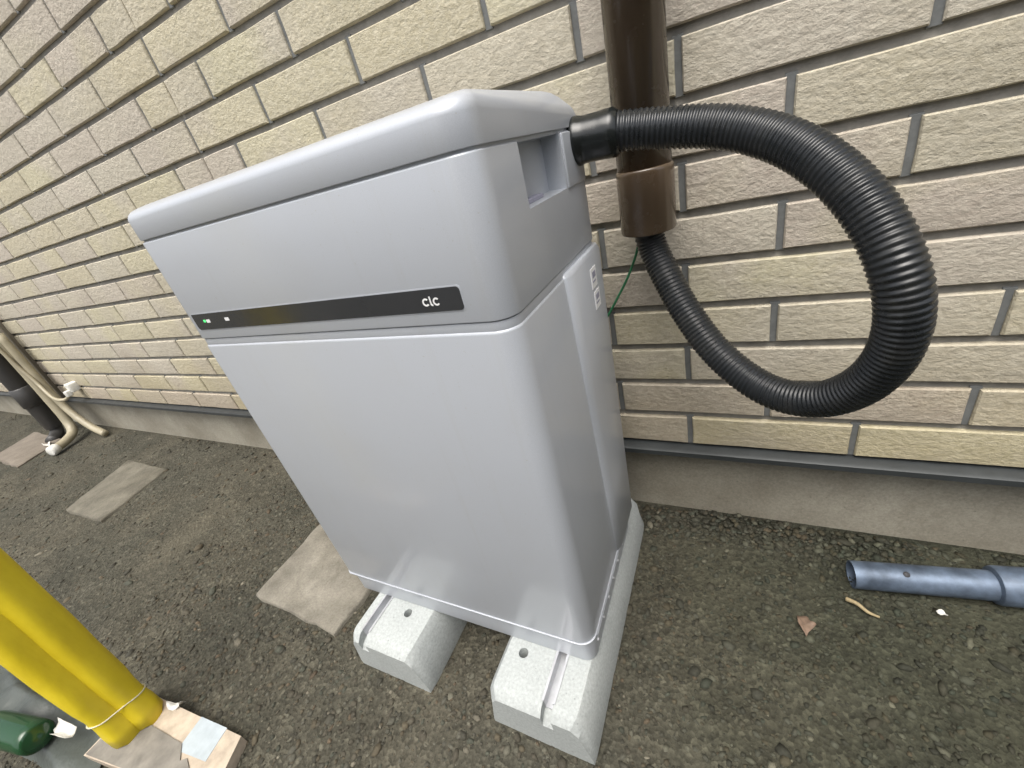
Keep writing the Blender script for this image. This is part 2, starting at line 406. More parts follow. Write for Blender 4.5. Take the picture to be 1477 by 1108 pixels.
me.polygons.foreach_set('loop_start', np.arange(0, f.size, 3, dtype=np.int32)); me.update(calc_edges=True)
pal = np.array([(0.072, 0.068, 0.058), (0.095, 0.085, 0.070), (0.115, 0.110, 0.095), (0.11, 0.093, 0.070), (0.15, 0.142, 0.120), (0.082, 0.085, 0.072), (0.22, 0.20, 0.17), (0.13, 0.10, 0.075)])
pc = pal[rng.choice(8, n, p=[.22, .22, .17, .15, .07, .11, .02, .04])] * rng.uniform(0.8, 1.2, (n, 1))
ca_ = me.color_attributes.new('Col', 'FLOAT_COLOR', 'POINT')
cc = np.ones((n, 12, 4), np.float32); cc[..., :3] = pc[:, None, :]; ca_.data.foreach_set('color', cc.ravel())
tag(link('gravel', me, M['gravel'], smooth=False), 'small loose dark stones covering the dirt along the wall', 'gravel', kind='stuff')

# ------------------------------------------------------------------ tiled house wall
wall = empty('house_wall', (-1.5, 0.05, 0)); tag(wall, 'house wall of rough beige brick tiles above a concrete foundation', 'wall')
WX0, WX1, NROW = -7.2, 2.6, 34
HTOP = ZT + SR * NROW
link('mortar_backing', box(WX0, WX1, 0.0085, 0.14, ZT - 0.005, HTOP), M['mortar'], wall, False)
link('foundation', box(WX0, WX1, 0.030, 0.13, -0.15, ZT - 0.006, 0.003), M['found'], wall, False)
# base flashing: sloping drip strip, runs along the wall foot
fp = [(0.012, ZT + 0.003), (-0.014, ZT - 0.001), (-0.020, ZT - 0.004), (-0.021, ZT - 0.014), (-0.0195, ZT - 0.015), (-0.018, ZT - 0.008), (0.029, ZT - 0.006)]
link('flashing', sharp(loft([[(x, y, z) for y, z in fp] for x in (WX1, WX0)]), 30), M['flash'], wall, False)

GJ, GV = 0.0126, 0.0098       # horizontal and vertical joint widths
def tile_mesh(w, h, seed):
    r = random.Random(seed); nx = 3
    xs_ = [w * i / nx for i in range(nx + 1)]
    ring = [(x, 0.0) for x in xs_] + [(w, h / 2)] + [(x, h) for x in reversed(xs_)] + [(0, h / 2)]
    out, front = [], []
    for i, (x, z) in enumerate(ring):
        jx, jz = r.uniform(-.0007, .0007), r.uniform(-.0008, .0008)
        out.append((x + jx, z + jz))
    B = [(x, 0.0120, z) for x, z in out]; E = [(x, 0.0022 + r.uniform(-.0006, .0006), z) for x, z in out]
    def ins(x, z): return (x + (0.0018 if x < w * .1 else -0.0018 if x > w * .9 else 0), z + (0.0018 if z < h * .2 else -0.0018 if z > h * .8 else 0))
    Fm = [(ins(x, z)[0], r.uniform(-.0014, .0006), ins(x, z)[1]) for x, z in out]
    v = B + E + Fm; n = len(ring); f = []
    for a, b in ((0, n), (n, 2 * n)):
        for j in range(n):
            k = (j + 1) % n; f.append((a + j, b + j, b + k, a + k)[::-1])
    mids = []
    for i in range(nx):
        mids.append(len(v)); v.append((w * (i + .5) / nx, r.uniform(-.0026, -.0004), h / 2))
    o2 = 2 * n
    b_ = [o2 + i for i in range(nx + 1)]; rgt = o2 + nx + 1; t_ = [o2 + nx + 2 + i for i in range(nx + 1)][::-1]; lft = o2 + n - 1
    # front fans
    for i in range(nx): f.append((b_[i], b_[i + 1], mids[i])); f.append((t_[i + 1], t_[i], mids[i]))
    for i in range(nx - 1): f.append((b_[i + 1], mids[i + 1], mids[i])); f.append((t_[i + 1], mids[i], mids[i + 1]))
    f += [(b_[0], mids[0], lft), (lft, mids[0], t_[0]), (b_[-1], rgt, mids[-1]), (rgt, t_[-1], mids[-1])]
    me = pydata(v, f); bm = bmesh.new(); bm.from_mesh(me); bmesh.ops.recalc_face_normals(bm, faces=bm.faces); bm.to_mesh(me); bm.free()
    me.materials.append(M['tile']); return sharp(me, 28)
TH = SR - GJ
variants = [tile_mesh(SU - GV, TH, 100 + i) for i in range(8)]
halves = [tile_mesh(SU / 2 - GV * 0.75, TH, 200 + i) for i in range(4)]
def camproj(p):
    d = Vector(p) - CAM; x = sum(RT[0][i] * d[i] for i in range(3)); y = sum(RT[1][i] * d[i] for i in range(3)); z = sum(RT[2][i] * d[i] for i in range(3))
    if z < 0.05: return None
    return 738.5 + 604.232 * x / z, 554 + 604.232 * y / z, z
spots = []
k0, k1 = int(WX0 / SU) + 1, int(WX1 / SU) - 1
for row in range(NROW):
    z0 = ZT + SR * row + GJ / 2
    for k in range(k0, k1):
        u0 = k + (0.5 if row % 2 else 0.0); xa, xb = u0 * SU, (u0 + 1) * SU
        pieces = [(xa, SEAM, 1), (SEAM, xb, 1)] if xa < SEAM - .01 and xb > SEAM + .01 else [(xa, xb, 0)]
        for a, b, half in pieces:
            q = camproj(((a + b) / 2, 0, z0 + TH / 2)); area = 0; 
            pa, pb = camproj((a, 0, z0)), camproj((b, 0, z0 + TH)); pcs = [camproj((a, 0, z0 + TH)), camproj((b, 0, z0))]
            vis = False
            for cpt in (q, pa, pb, *pcs):
                if cpt and -4 < cpt[0] < 1481 and -4 < cpt[1] < 1112: vis = True
            if vis and q: area = (b - a) * TH / q[2] ** 3
            spots.append((area, a, b, z0, half))
spots.sort(key=lambda s: -s[0])
def hidden(a, b, z0):    # wholly behind the cabinet
    for x in (a, b):
        for z in (z0, z0 + TH):
            d = Vector((x, 0, z)) - CAM
            t = (-0.42 - CAM.y) / d.y; p = CAM + d * t
            if not (-0.60 < p.x < -0.12 and 0.17 < p.z < 0.83): return False
    return True
singles = 0; rest = []
for area, a, b, z0, half in spots:
    if area > 0 and singles < 290 and not hidden(a, b, z0):
        g = GV / 2; src = random.choice(halves if half else variants)
        o = bpy.data.objects.new('tile', src); col.objects.link(o); o.parent = wall
        off = g if not half else (g if b < SEAM + .001 else GV / 4)
        o.location = Vector((a + off, 0.0, z0)) - wall.location
        singles += 1
    else: rest.append((a, b, z0, half))
bm = bmesh.new()
for a, b, z0, half in rest:
    src = random.choice(halves if half else variants); n0 = len(bm.verts); bm.from_mesh(src); bm.verts.ensure_lookup_table()
    off = GV / 2 if not half else (GV / 2 if b < SEAM + .001 else GV / 4)
    for vv in bm.verts[n0:]: vv.co += Vector((a + off, 0, z0))
jv, jf = [], []
for row in range(NROW):
    z0 = ZT + SR * row + 0.001; z1 = z0 + SR - 0.002
    for k in range(k0, k1):
        xj = (k + (0.5 if row % 2 else 0.0)) * SU; n0 = len(jv)
        jv += [(xj - GV / 2 - .002, 0.0125, z0), (xj + GV / 2 + .002, 0.0125, z0), (xj + GV / 2 + .002, 0.0125, z1), (xj - GV / 2 - .002, 0.0125, z1)]
        jv += [(xj - GV / 2 - .002, 0.0052, z0 + .003), (xj + GV / 2 + .002, 0.0052, z0 + .003), (xj + GV / 2 + .002, 0.0052, z1 - .003), (xj - GV / 2 - .002, 0.0052, z1 - .003)]
        jf += [tuple(n0 + i for i in q) for q in ((4, 5, 6, 7), (0, 1, 5, 4), (1, 2, 6, 5), (2, 3, 7, 6), (3, 0, 4, 7))]
o = link('vertical_joints', pydata(jv, jf), M['joint'], wall, False); o['kind'] = 'stuff'
me = from_bm(bm); o = link('tile_field', sharp(me, 28), M['tile'], wall, False); o['kind'] = 'stuff'

# ------------------------------------------------------------------ concrete blocks
def block(x0, x1, gx, hx, lab):
    root = empty('concrete_block', ((x0 + x1) / 2, -0.275, 0)); tag(root, lab, 'block', 'concrete blocks under the cabinet')
    ya, yb, H, tp = -0.505, -0.047, 0.100, 0.009
    gw, gd = 0.0085, 0.020
    # cross-section with a channel along the top, closed loop (x, z), counter-clockwise seen from -y
    def sec(ins, drop, taper):
        a, b = x0 - tp * taper + 0, x1 + tp * taper
        t0, t1 = x0 + ins, x1 - ins; zt = H - drop
        return [(x0 - tp + 0.002, -0.012), (x1 + tp - 0.002, -0.012), (x1 + tp - ins * .3, 0.012), (t1 + 0.001, zt - 0.014), (t1 - 0.009, zt),
                (gx + gw, zt), (gx + gw, zt - gd), (gx - gw, zt - gd), (gx - gw, zt), (t0 + 0.009, zt), (t0 - 0.001, zt - 0.014), (x0 - tp + ins * .3, 0.012)]
    rings = []
    for y, ins, drop in ((ya, 0.008, 0.013), (ya + 0.009, 0.0035, 0.0035), (ya + 0.014, 0.001, 0.001), (ya + 0.022, 0.0, 0.0), (-0.28, 0, 0), (yb - 0.022, 0.0, 0.0), (yb - 0.014, 0.001, 0.001), (yb - 0.009, 0.0035, 0.0035), (yb, 0.008, 0.013)):
        rings.append([(x, y, z) for x, z in sec(ins, drop, 1)])
    me = loft(rings); bm = bmesh.new(); bm.from_mesh(me); bmesh.ops.recalc_face_normals(bm, faces=bm.faces)
    bm.to_mesh(me); bm.free()
    body = bpy.data.objects.new('tmp', me)
    # bolt holes cut from the top
    cut = bmesh.new()
    for hy in (-0.432, -0.118):
        bmesh.ops.create_cone(cut, cap_ends=True, segments=20, radius1=0.0082, radius2=0.0082, depth=0.06, matrix=Matrix.Translation((hx, hy, H)))
    cme = from_bm(cut); co = bpy.data.objects.new('tmpcut', cme); col.objects.link(body); col.objects.link(co)
    md = body.modifiers.new('b', 'BOOLEAN'); md.object = co; md.operation = 'DIFFERENCE'; md.solver = 'EXACT'
    dg = bpy.context.evaluated_depsgraph_get(); me2 = bpy.data.meshes.new_from_object(body.evaluated_get(dg))
    bpy.data.objects.remove(body); bpy.data.objects.remove(co)
    link('block_body', sharp(me2, 30), M['block'], root, False)
    # steel channel lining the groove, its two lips standing a little proud
    w = 0.0016
    prof = [(gx - gw - 0.0022, H + 0.0006), (gx - gw - 0.0022, H + 0.0016), (gx - gw + w, H + 0.0016), (gx - gw + w, H - gd + 0.003), (gx + gw - w, H - gd + 0.003), (gx + gw - w, H + 0.0016), (gx + gw + 0.0022, H + 0.0016), (gx + gw + 0.0022, H + 0.0006), (gx + gw - 0.0004, H + 0.0006), (gx + gw - 0.0004, H - gd + 0.0008), (gx - gw + 0.0004, H - gd + 0.0008), (gx - gw + 0.0004, H + 0.0006)]
    me = loft([[(x, y, z) for x, z in prof] for y in (ya + 0.019, yb - 0.022)]); bm = bmesh.new(); bm.from_mesh(me); bmesh.ops.recalc_face_normals(bm, faces=bm.faces); bm.to_mesh(me); bm.free()
    link('channel', me, M['rail'], root, False)
block(-0.570, -0.414, -0.534, -0.472, 'pale concrete block under the display lights end of the cabinet, nearer the paving slab')
block(-0.264, -0.108, -0.163, -0.226, 'pale concrete block under the handle and hose end of the silver cabinet')

# ------------------------------------------------------------------ the cabinet
X0, X1, Y0, Y1 = -0.618, -0.105, -0.420, -0.128
cab = empty('appliance_cabinet', ((X0 + X1) / 2, (Y0 + Y1) / 2, 0.10)); tag(cab, 'silver grey outdoor appliance cabinet with black display strip standing on two blocks', 'appliance')
RC = (0.014, 0.014, 0.017, 0.024)     # plan corner radii: x1y1, x0y1, x0y0, x1y0
ins = lambda r, d: tuple(max(a - d, 0.002) for a in r)
base = link('plinth', rbox(X0 + .006, X1 - .005, Y0 + .007, Y1 - .004, 0.0995, 0.157, 0.02, 0.002, rs=ins(RC, .005)), M['paint'], cab, False)
for i in range(7):
    y = -0.385 + i * 0.037
    link('rivet', lathe([(0.0, 0.0022), (0.0024, 0.0016), (0.0034, 0.0), (0.0034, -0.002)], 12, 'X', (X1 - .0046, y, 0.120)), M['rail'], base)
link('base_rail', box(X1 - .006, X1 - .001, Y0 + .03, Y1 - .01, 0.136, 0.142, 0.001), M['paint'], base, False)
link('core', box(X0 + .012, X1 - .034, Y0 + .012, Y1 - .008, 0.15, 0.812), M['dark'], cab, False)
link('lower_cover', rbox(X0, X1, Y0, Y1, 0.158, 0.6705, 0.02, 0.0035, rs=RC, n=10), M['paint'], cab, False)
link('bottom_edge', rbox(X0 - .0012, X1 + .0012, Y0 - .0014, Y1 + .0012, 0.1562, 0.1592, 0.02, 0.0010, rs=RC, n=10), M['paint'], cab, False)
link('band', rbox(X0 + .0016, X1 - .0016, Y0 + .0016, Y1 - .0016, 0.6695, 0.6792, 0.02, 0.0006, rs=ins(RC, .0016), n=10), M['paint'], cab, False)
# rear side cover: stands a little proud, its front edge rounded and leaning
rings = []
for z, yf in ((0.1595, -0.238), (0.163, -0.2395), (0.30, -0.2475), (0.50, -0.258), (0.668, -0.2685), (0.6735, -0.266)):
    e = 0.003 if z in (0.1595, 0.6735) else 0.0
    rings.append([(X1 - .03, yf - .008, z), (X1 + .0004 - e, yf - .008, z), (X1 + .0030 - e, yf - .005, z), (X1 + .0058 - e, yf + .002, z), (X1 + .0072 - e, yf + .010, z), (X1 + .0075 - e, Y1 - .012, z), (X1 + .004 - e, Y1 - .003, z), (X1 - .004, Y1 + .0015, z), (X1 - .03, Y1 + .0015, z)])
side = link('side_cover', sharp(loft(rings), 60), M['paint'], cab, False)
SX = X1 + .0075
for yc, zc, hh in ((-0.1845, 0.640, 0.0135), (-0.1800, 0.6085, 0.0125)):
    st = link('sticker', box(SX - .0002, SX + .0006, yc - .012, yc + .012, zc - hh, zc + hh), M['white'], side, False)
    link('print', box(SX + .0001, SX + .0009, yc - .0075, yc + .0075, zc + hh * .02, zc + hh * .62), M['greyprint'], st, False)
    link('print', box(SX + .0001, SX + .0009, yc - .0088, yc + .0060, zc - hh * .42, zc - hh * .24), M['greyprint'], st, False)
# upper cover with the handle pocket cut into the side
up = bpy.data.objects.new('tmp', rbox(X0, X1, Y0, Y1, 0.6802, 0.8165, 0.02, 0.0012, rs=RC, n=10, bt=0.002)); col.objects.link(up)
bm = bmesh.new()
hv = [(X1 + .02, -0.334, .757), (X1 + .02, -0.216, .757), (X1 - .027, -0.216, .760), (X1 - .027, -0.334, .760), (X1 + .02, -0.334, .83), (X1 + .02, -0.216, .83), (X1 - .027, -0.216, .83), (X1 - .027, -0.334, .83)]
bv = [bm.verts.new(p) for p in hv]
for q in ((0, 1, 2, 3), (4, 5, 6, 7), (0, 1, 5, 4), (1, 2, 6, 5), (2, 3, 7, 6), (3, 0, 4, 7)): bm.faces.new([bv[i] for i in q])
bmesh.ops.recalc_face_normals(bm, faces=bm.faces)
co = bpy.data.objects.new('tmpcut', from_bm(bm)); col.objects.link(co)
md = up.modifiers.new('b', 'BOOLEAN'); md.object = co; md.operation = 'DIFFERENCE'; md.solver = 'EXACT'
dg = bpy.context.evaluated_depsgraph_get(); me2 = bpy.data.meshes.new_from_object(up.evaluated_get(dg))
bpy.data.objects.remove(up); bpy.data.objects.remove(co)
upper = link('upper_cover', sharp(me2, 40), M['paint'], cab, False)
hp = link('handle_pocket', box(X1 - .0275, X1 - .022, -0.337, -0.213, .752, .817), M['paint'], upper, False)
link('pocket_lip', box(X1 - .026, X1 - .012, -0.331, -0.262, .7585, .7635, .001), M['greyprint'], hp, False)
link('hose_plate', rbox(X1 - .006, X1 + .0022, -0.212, Y1 - .012, .7575, .8150, 0.002, 0.0012), M['paint'], upper, False)
link('lid_gasket', rbox(X0 + .0025, X1 - .0025, Y0 + .0025, Y1 - .0025, 0.815, 0.821, 0.015, 0.0004, rs=ins(RC, .002)), M['paint'], cab, False)
LR = (0.018, 0.018, 0.020, 0.027)
lrings = []
for q_, z_ in ((.0012, .8188), (.0003, .8191), (0, .8198), (0, .8425), (.0004, .8448), (.0014, .8470), (.0030, .8490), (.0054, .8509), (.0085, .8526), (.012, .8538), (.020, .8558), (.030, .8577), (.042, .8592), (.055, .8602), (.080, .8608)):
    qx = q_ * 0.42
    lrings.append([(x, y, z_ - (0.030 * ((y + .188) / .062) ** 2 * min(1.0, max(0.0, (z_ - .824) / .022)) if y > -.188 else 0.0)) for x, y in rrect(X0 - .0015 + qx, X1 + .0008 - qx, Y0 - .0008 + q_, Y1 + .002 - q_, 0, 12, tuple(max(a_ - q_ * .6, .004) for a_ in LR))])
link('lid', sharp(loft(lrings), 40), M['paint'], cab, False)
# display strip
def xzplate(x0, x1, z0, z1, r, y0, y1, rs=None, n=5):
    pl = rrect(x0, x1, z0, z1, r, n, rs)
    me = loft([[(x, y0, z) for x, z in pl], [(x, y1, z) for x, z in pl]]); bm = bmesh.new(); bm.from_mesh(me); bmesh.ops.recalc_face_normals(bm, faces=bm.faces); bm.to_mesh(me); bm.free()
    return me
disp = link('display_strip', xzplate(-0.596, -0.1505, 0.6945, 0.7170, 0.003, Y0 + .002, Y0 - .0010, rs=(.004, .001, .004, .004)), M['glass'], cab, False)
link('display_rim', xzplate(-0.5975, -0.149, 0.6930, 0.7180, 0.004, Y0 + .002, Y0 - .0003), M['paint'], disp, False)
yd = Y0 - .0013
link('indicator_light', xzplate(-0.5735, -0.5690, 0.7050, 0.7085, 0.001, yd + .0004, yd), M['led'], disp, False)
link('indicator_text', xzplate(-0.5670, -0.5585, 0.7040, 0.7085, 0.0008, yd + .0004, yd), M['white'], disp, False)
link('indicator_text', xzplate(-0.5230, -0.5140, 0.7045, 0.7090, 0.0008, yd + .0004, yd), M['white'], disp, False)
def letter_c(cx, cz, r, w, y):
    a0, a1, n = R(42), R(318), 22; v = []; f = []
    for k in range(n + 1):
        a = a0 + (a1 - a0) * k / n
        for rr in (r - w, r):
            for yy in (y, y + .0004): v.append((cx + rr * math.cos(a), yy, cz + rr * math.sin(a)))
    for k in range(n):
        b = 4 * k; c = b + 4
        f += [(b, b + 2, c + 2, c), (b + 1, c + 1, c + 3, b + 3), (b, c, c + 1, b + 1), (b + 2, b + 3, c + 3, c + 2)]
    f += [(0, 1, 3, 2), (4 * n, 4 * n + 2, 4 * n + 3, 4 * n + 1)]
    return pydata(v, f)
link('logo_letter', letter_c(-0.1915, 0.7045, 0.0040, 0.0017, yd), M['white'], disp, False)
bar = pydata([(x, y, z) for y in (yd, yd + .0004) for x, z in ((-0.1866, 0.7100), (-0.1850, 0.7100), (-0.1850, 0.7026), (-0.1838, 0.7020), (-0.1838, 0.7005), (-0.1854, 0.7005), (-0.1866, 0.7017))], [(0, 1, 2, 3, 4, 5, 6), (13, 12, 11, 10, 9, 8, 7)] + [(i, (i + 1) % 7, 7 + (i + 1) % 7, 7 + i) for i in range(7)])
link('logo_letter', bar, M['white'], disp, False)
link('logo_letter', letter_c(-0.1790, 0.7045, 0.0040, 0.0017, yd), M['white'], disp, False)

# ------------------------------------------------------------------ brown downspout
DX, DY = -0.043, -0.058
ds = empty('downspout', (DX, DY, 0.66)); tag(ds, 'glossy dark brown round downspout that the black hose runs up into', 'downspout')
link('pipe', lathe([(0.0365, 0.0), (0.0365, 2.05)], 48, 'Z', (DX, DY, 0.70)), M['brown'], ds)
link('collar', sharp(lathe([(0.030, 0.012), (0.0380, 0.0), (0.0392, 0.003), (0.0390, 0.081), (0.0384, 0.0845), (0.0362, 0.0865)], 48, 'Z', (DX, DY, 0.664)), 50), M['brown'], ds)
link('pipe_clip', lathe([(0.0368, 0.0), (0.0390, 0.0), (0.0390, 0.025), (0.0368, 0.025)], 40, 'Z', (DX, DY, 1.60)), M['brown'], ds)
link('bracket', box(DX - .008, DX + .008, DY + .034, 0.003, 1.604, 1.622), M['brown'], ds, False)

# ------------------------------------------------------------------ black corrugated hose
def unproj(px, py, d):
    k = ((px - 738.5) / 604.232, (py - 554) / 604.232, 1.0)
    return CAM + d * Vector([sum(RT[j][i] * k[j] for j in range(3)) for i in range(3)])
HP = [(888, 190, .492), (925, 187, .484), (975, 184, .470), (1030, 183, .452), (1085, 190, .432), (1140, 208, .410), (1190, 238, .390), (1235, 280, .374), (1270, 330, .364), (1292, 380, .361), (1303, 430, .367), (1299, 480, .384), (1277, 525, .412), (1237, 559, .450), (1185, 576, .492), (1130, 571, .532), (1080, 547, .566), (1030, 504, .594), (990, 450, .614), (962, 400, .627), (944, 362, .634)]
hpts = [unproj(*q) for q in HP] + [Vector((DX - .001, DY, 0.668)), Vector((DX, DY, 0.72))]
path = catmull(hpts, 14)
hose = empty('corrugated_hose', tuple(hpts[0])); tag(hose, 'black corrugated drain hose looping from the cabinet into the downspout', 'hose')
pitch = 0.0060; RO, RI = 0.0218, 0.0202
rs_, L = resample(path, pitch / 6)
prof = [RI, RI + .0004, RO - .0004, RO, RO - .0004, RI + .0004]
link('hose_body', tube(rs_, lambda i: prof[i % 6], 22), M['black'], hose)
d0 = (hpts[1] - hpts[0]).normalized(); start = hpts[0]
ca0 = Vector((X1 - 0.004, -0.158, 0.8020)); ax = (start + d0 * .004 - ca0)
cp = [ca0 + ax * t for t in np.linspace(0, 1, 13)]
cr = [.0262, .0272, .0272, .0258, .0256, .0256, .0256, .0256, .0258, .0262, .0262, .0262, .0225]
link('hose_cuff', sharp(tube(cp, lambda i: cr[i], 36), 50), M['cuff'], hose, False)

# ------------------------------------------------------------------ green wire
wp = [Vector(p) for p in ((-0.060, -0.010, 0.76), (-0.060, -0.012, 0.70), (-0.0600, -0.022, 0.662), (-0.069, -0.028, 0.625), (-0.086, -0.030, 0.587), (-0.107, -0.032, 0.552), (-0.130, -0.038, 0.517), (-0.170, -0.07, 0.47), (-0.21, -0.122, 0.44))]
tag(link('earth_wire', tube(catmull(wp, 8), 0.0021, 10), M['wire']), 'thin green wire hanging between the cabinet and the downspout', 'wire')

# ------------------------------------------------------------------ galvanised pipe on the ground
gp = empty('steel_pipe', (0.42, -0.08, 0)); tag(gp, 'grey galvanised steel pipe lying on the stones beside the foundation', 'pipe')
a = Vector((0.268, -0.098, 0.026)); b = Vector((0.62, -0.048, 0.028)); dd = (b - a).normalized()
me = tube([a, a + dd * .002, b - dd * .002, b], 0.0235, 28, False)
pob = bpy.data.objects.new('tmp', me); col.objects.link(pob); me.materials.append(M['galv'])
sd = pob.modifiers.new('s', 'SOLIDIFY'); sd.thickness = 0.0025; sd.offset = -1
dg = bpy.context.evaluated_depsgraph_get(); me2 = bpy.data.meshes.new_from_object(pob.evaluated_get(dg)); bpy.data.objects.remove(pob)
tp = link('tube', sharp(me2, 40), M['galv'], gp, False)
nrm = (Vector((0, 0, 1)) - dd * dd.z).normalized(); side_v = dd.cross(nrm)
hn = (nrm * 0.93 + side_v * 0.36).normalized(); hc = a + dd * 0.072 + hn * 0.0230
u_ = dd; w_ = hn.cross(dd)
v = []; f = []
for k in range(18):
    an = 2 * math.pi * k / 18; v.append(tuple(hc + u_ * (.0052 * math.cos(an)) + w_ * (.0042 * math.sin(an)) + hn * 0.0004))
f.append(tuple(range(18)))
link('drill_hole', lathe([(0.0, 0.0006), (0.0048, 0.0006), (0.0048, -0.002)], 18, 'Z'), M['dark'], tp)
bpy.data.objects[tp.children[0].name].matrix_parent_inverse = Matrix.Identity(4)
dh = tp.children[0]; q = hn.to_track_quat('Z', 'Y').to_matrix().to_4x4(); q.translation = hc
for vv in dh.data.vertices: vv.co = q @ vv.co
dh.matrix_parent_inverse = Matrix.Identity(4); dh.location = -tp.matrix_parent_inverse.inverted().translation * 0
c0_ = a + dd * 0.188
cpts = [c0_, c0_ + dd * .002, c0_ + dd * .006, c0_ + dd * .14, c0_ + dd * .146]
rr_ = [.0238, .0290, .0305, .0305, .0285]
for p_ in cpts: p_.z += 0.0015
link('coupling', sharp(tube(cpts, lambda i: rr_[i], 28), 40), M['galv'], gp, False)

# ------------------------------------------------------------------ leaf, twig, scraps
def patch(name, pts, z, mat, lab, cat, lift=0.004, th=0.0007):
    r = random.Random(lab); P = []
    size = max(abs(pts[i][k] - pts[j][k]) for i in range(len(pts)) for j in range(len(pts)) for k in (0, 1))
    for i in range(len(pts)):
        p, q = pts[i], pts[(i + 1) % len(pts)]
        for k in range(3):
            t = k / 3; j = size * 0.018
            P.append((p[0] + (q[0] - p[0]) * t + r.uniform(-j, j), p[1] + (q[1] - p[1]) * t + r.uniform(-j, j)))
    n = len(P); cx = sum(p[0] for p in P) / n; cy = sum(p[1] for p in P) / n; top = []
    ph = r.uniform(0, 6.28)
    for s_ in (1.0, 0.66, 0.33):
        for i, (x, y) in enumerate(P):
            a_ = 2 * math.pi * i / n
            top.append((cx + (x - cx) * s_, cy + (y - cy) * s_, z + lift * (s_ * s_ * (0.55 + 0.75 * math.sin(2 * a_ + ph)) + 0.22 * math.sin(5 * a_ + ph) * s_)))
    top.append((cx, cy, z + lift * 0.15)); m_ = len(top); v = top + [(x, y, zz - th) for x, y, zz in top]; f = []
    for lay in (0, 1):
        for i in range(n):
            k = (i + 1) % n; q = (lay * n + i, lay * n + k, (lay + 1) * n + k, (lay + 1) * n + i)
            f += [q, tuple(m_ + e for e in reversed(q))]
    for i in range(n):
        k = (i + 1) % n; f += [(2 * n + i, 2 * n + k, m_ - 1), (m_ + 2 * n + k, m_ + 2 * n + i, 2 * m_ - 1), (i, m_ + i, m_ + k, k)]
    o = link(name, pydata(v, f), mat); tag(o, lab, cat); return o
patch('dry_leaf', [(0.180, -0.190), (0.194, -0.189), (0.198, -0.198), (0.206, -0.202), (0.196, -0.213), (0.190, -0.226), (0.182, -0.212), (0.179, -0.200)], 0.008, M['leaf'], 'brown dry leaf lying on the dark stones in front of the steel pipe', 'leaf')
tw = catmull([Vector(p) for p in ((0.256, -0.140, .011), (0.270, -0.148, .014), (0.282, -0.158, .012), (0.297, -0.161, .009))], 6)
tag(link('dry_twig', tube(tw, lambda i: .0038 - .0001 * i, 8), M['twig']), 'short pale dry twig lying beside the end of the steel pipe', 'twig')
patch('paper_scrap', [(0.376, -0.127), (0.383, -0.124), (0.390, -0.129), (0.388, -0.134), (0.380, -0.133)], 0.008, M['offwhite'], 'tiny white scrap lying under the edge of the steel pipe', 'scrap')

# ------------------------------------------------------------------ pipes at the far end of the wall
ct = empty('brown_strip', (-3.27, -0.005, ZT)); tag(ct, 'dull brown vertical strip on the tiled wall behind the beige pipe', 'dull_strip')
link('strip_body', box(-3.36, -3.20, -0.016, 0.004, ZT - 0.004, HTOP, 0.004, 2), M['dull_strip'], ct, False)  # plain dull brown strip, flat against the tiles up to the wall top
dp = empty('dark_downpipe', (-3.36, -0.085, 0.06)); tag(dp, 'dark matt downpipe beside the beige pipe at the far wall end', 'downpipe')
link('pipe', lathe([(0.040, 0.0), (0.042, 0.004), (0.042, 2.6)], 32, 'Z', (-3.38, -0.085, 0.06)), M['dkpipe'], dp)
link('socket', sharp(lathe([(0.045, 0.0), (0.0485, 0.003), (0.0485, 0.11), (0.043, 0.115)], 32, 'Z', (-3.38, -0.085, 0.21)), 50), M['dkpipe'], dp)
link('foot', tube(catmull([Vector(p) for p in ((-3.38, -0.085, 0.07), (-3.375, -0.092, 0.035), (-3.35, -0.115, 0.018), (-3.31, -0.15, 0.010))], 5), 0.030, 16), M['dkpipe'], dp)
link('bracket', box(-3.395, -3.365, -0.05, 0.003, 1.30, 1.33), M['dkpipe'], dp, False)
bp_ = empty('beige_conduit', (-3.17, -0.06, 0)); tag(bp_, 'beige wrapped conduit pipe forking near the ground at the far wall end', 'pipe')
link('conduit', tube(catmull([Vector(p) for p in ((-3.185, -0.062, 2.5), (-3.185, -0.062, 1.2), (-3.185, -0.062, 0.60), (-3.18, -0.064, 0.30), (-3.16, -0.072, 0.12), (-3.12, -0.095, 0.052), (-3.08, -0.15, 0.034), (-3.055, -0.205, 0.030))], 8), lambda i: 0.024 - 0.00006 * i, 20), M['beige'], bp_)
link('branch', tube(catmull([Vector(p) for p in ((-3.15, -0.050, 0.62), (-3.14, -0.050, 0.30), (-3.10, -0.050, 0.16), (-3.00, -0.047, 0.065), (-2.90, -0.042, 0.018))], 8), 0.017, 16), M['beige'], bp_)
cap_ = link('end_cap', sharp(tube([Vector(p) for p in ((-3.060, -0.195, 0.030), (-3.058, -0.200, 0.030), (-3.046, -0.226, 0.028), (-3.044, -0.231, 0.028))], lambda i: (0.022, .027, .027, .021)[i], 18), 50), M['offwhite'], bp_, False)
jb = empty('wall_socket', (-2.90, -0.03, 0.30)); tag(jb, 'small white plastic outlet fitting on the wall joined to the beige pipe by a cable', 'outlet')
link('housing', rbox(-2.930, -2.880, -0.040, 0.004, 0.275, 0.322, 0.010, 0.005), M['offwhite'], jb, False)
link('plug', rbox(-2.922, -2.892, -0.062, -0.036, 0.262, 0.292, 0.007, 0.004), M['offwhite'], jb, False)
link('cable', tube(catmull([Vector(p) for p in ((-2.907, -0.050, 0.268), (-2.96, -0.065, 0.248), (-3.04, -0.078, 0.265), (-3.13, -0.07, 0.36), (-3.17, -0.085, 0.60), (-3.18, -0.092, 1.2))], 8), 0.008, 10), M['beige'], jb)
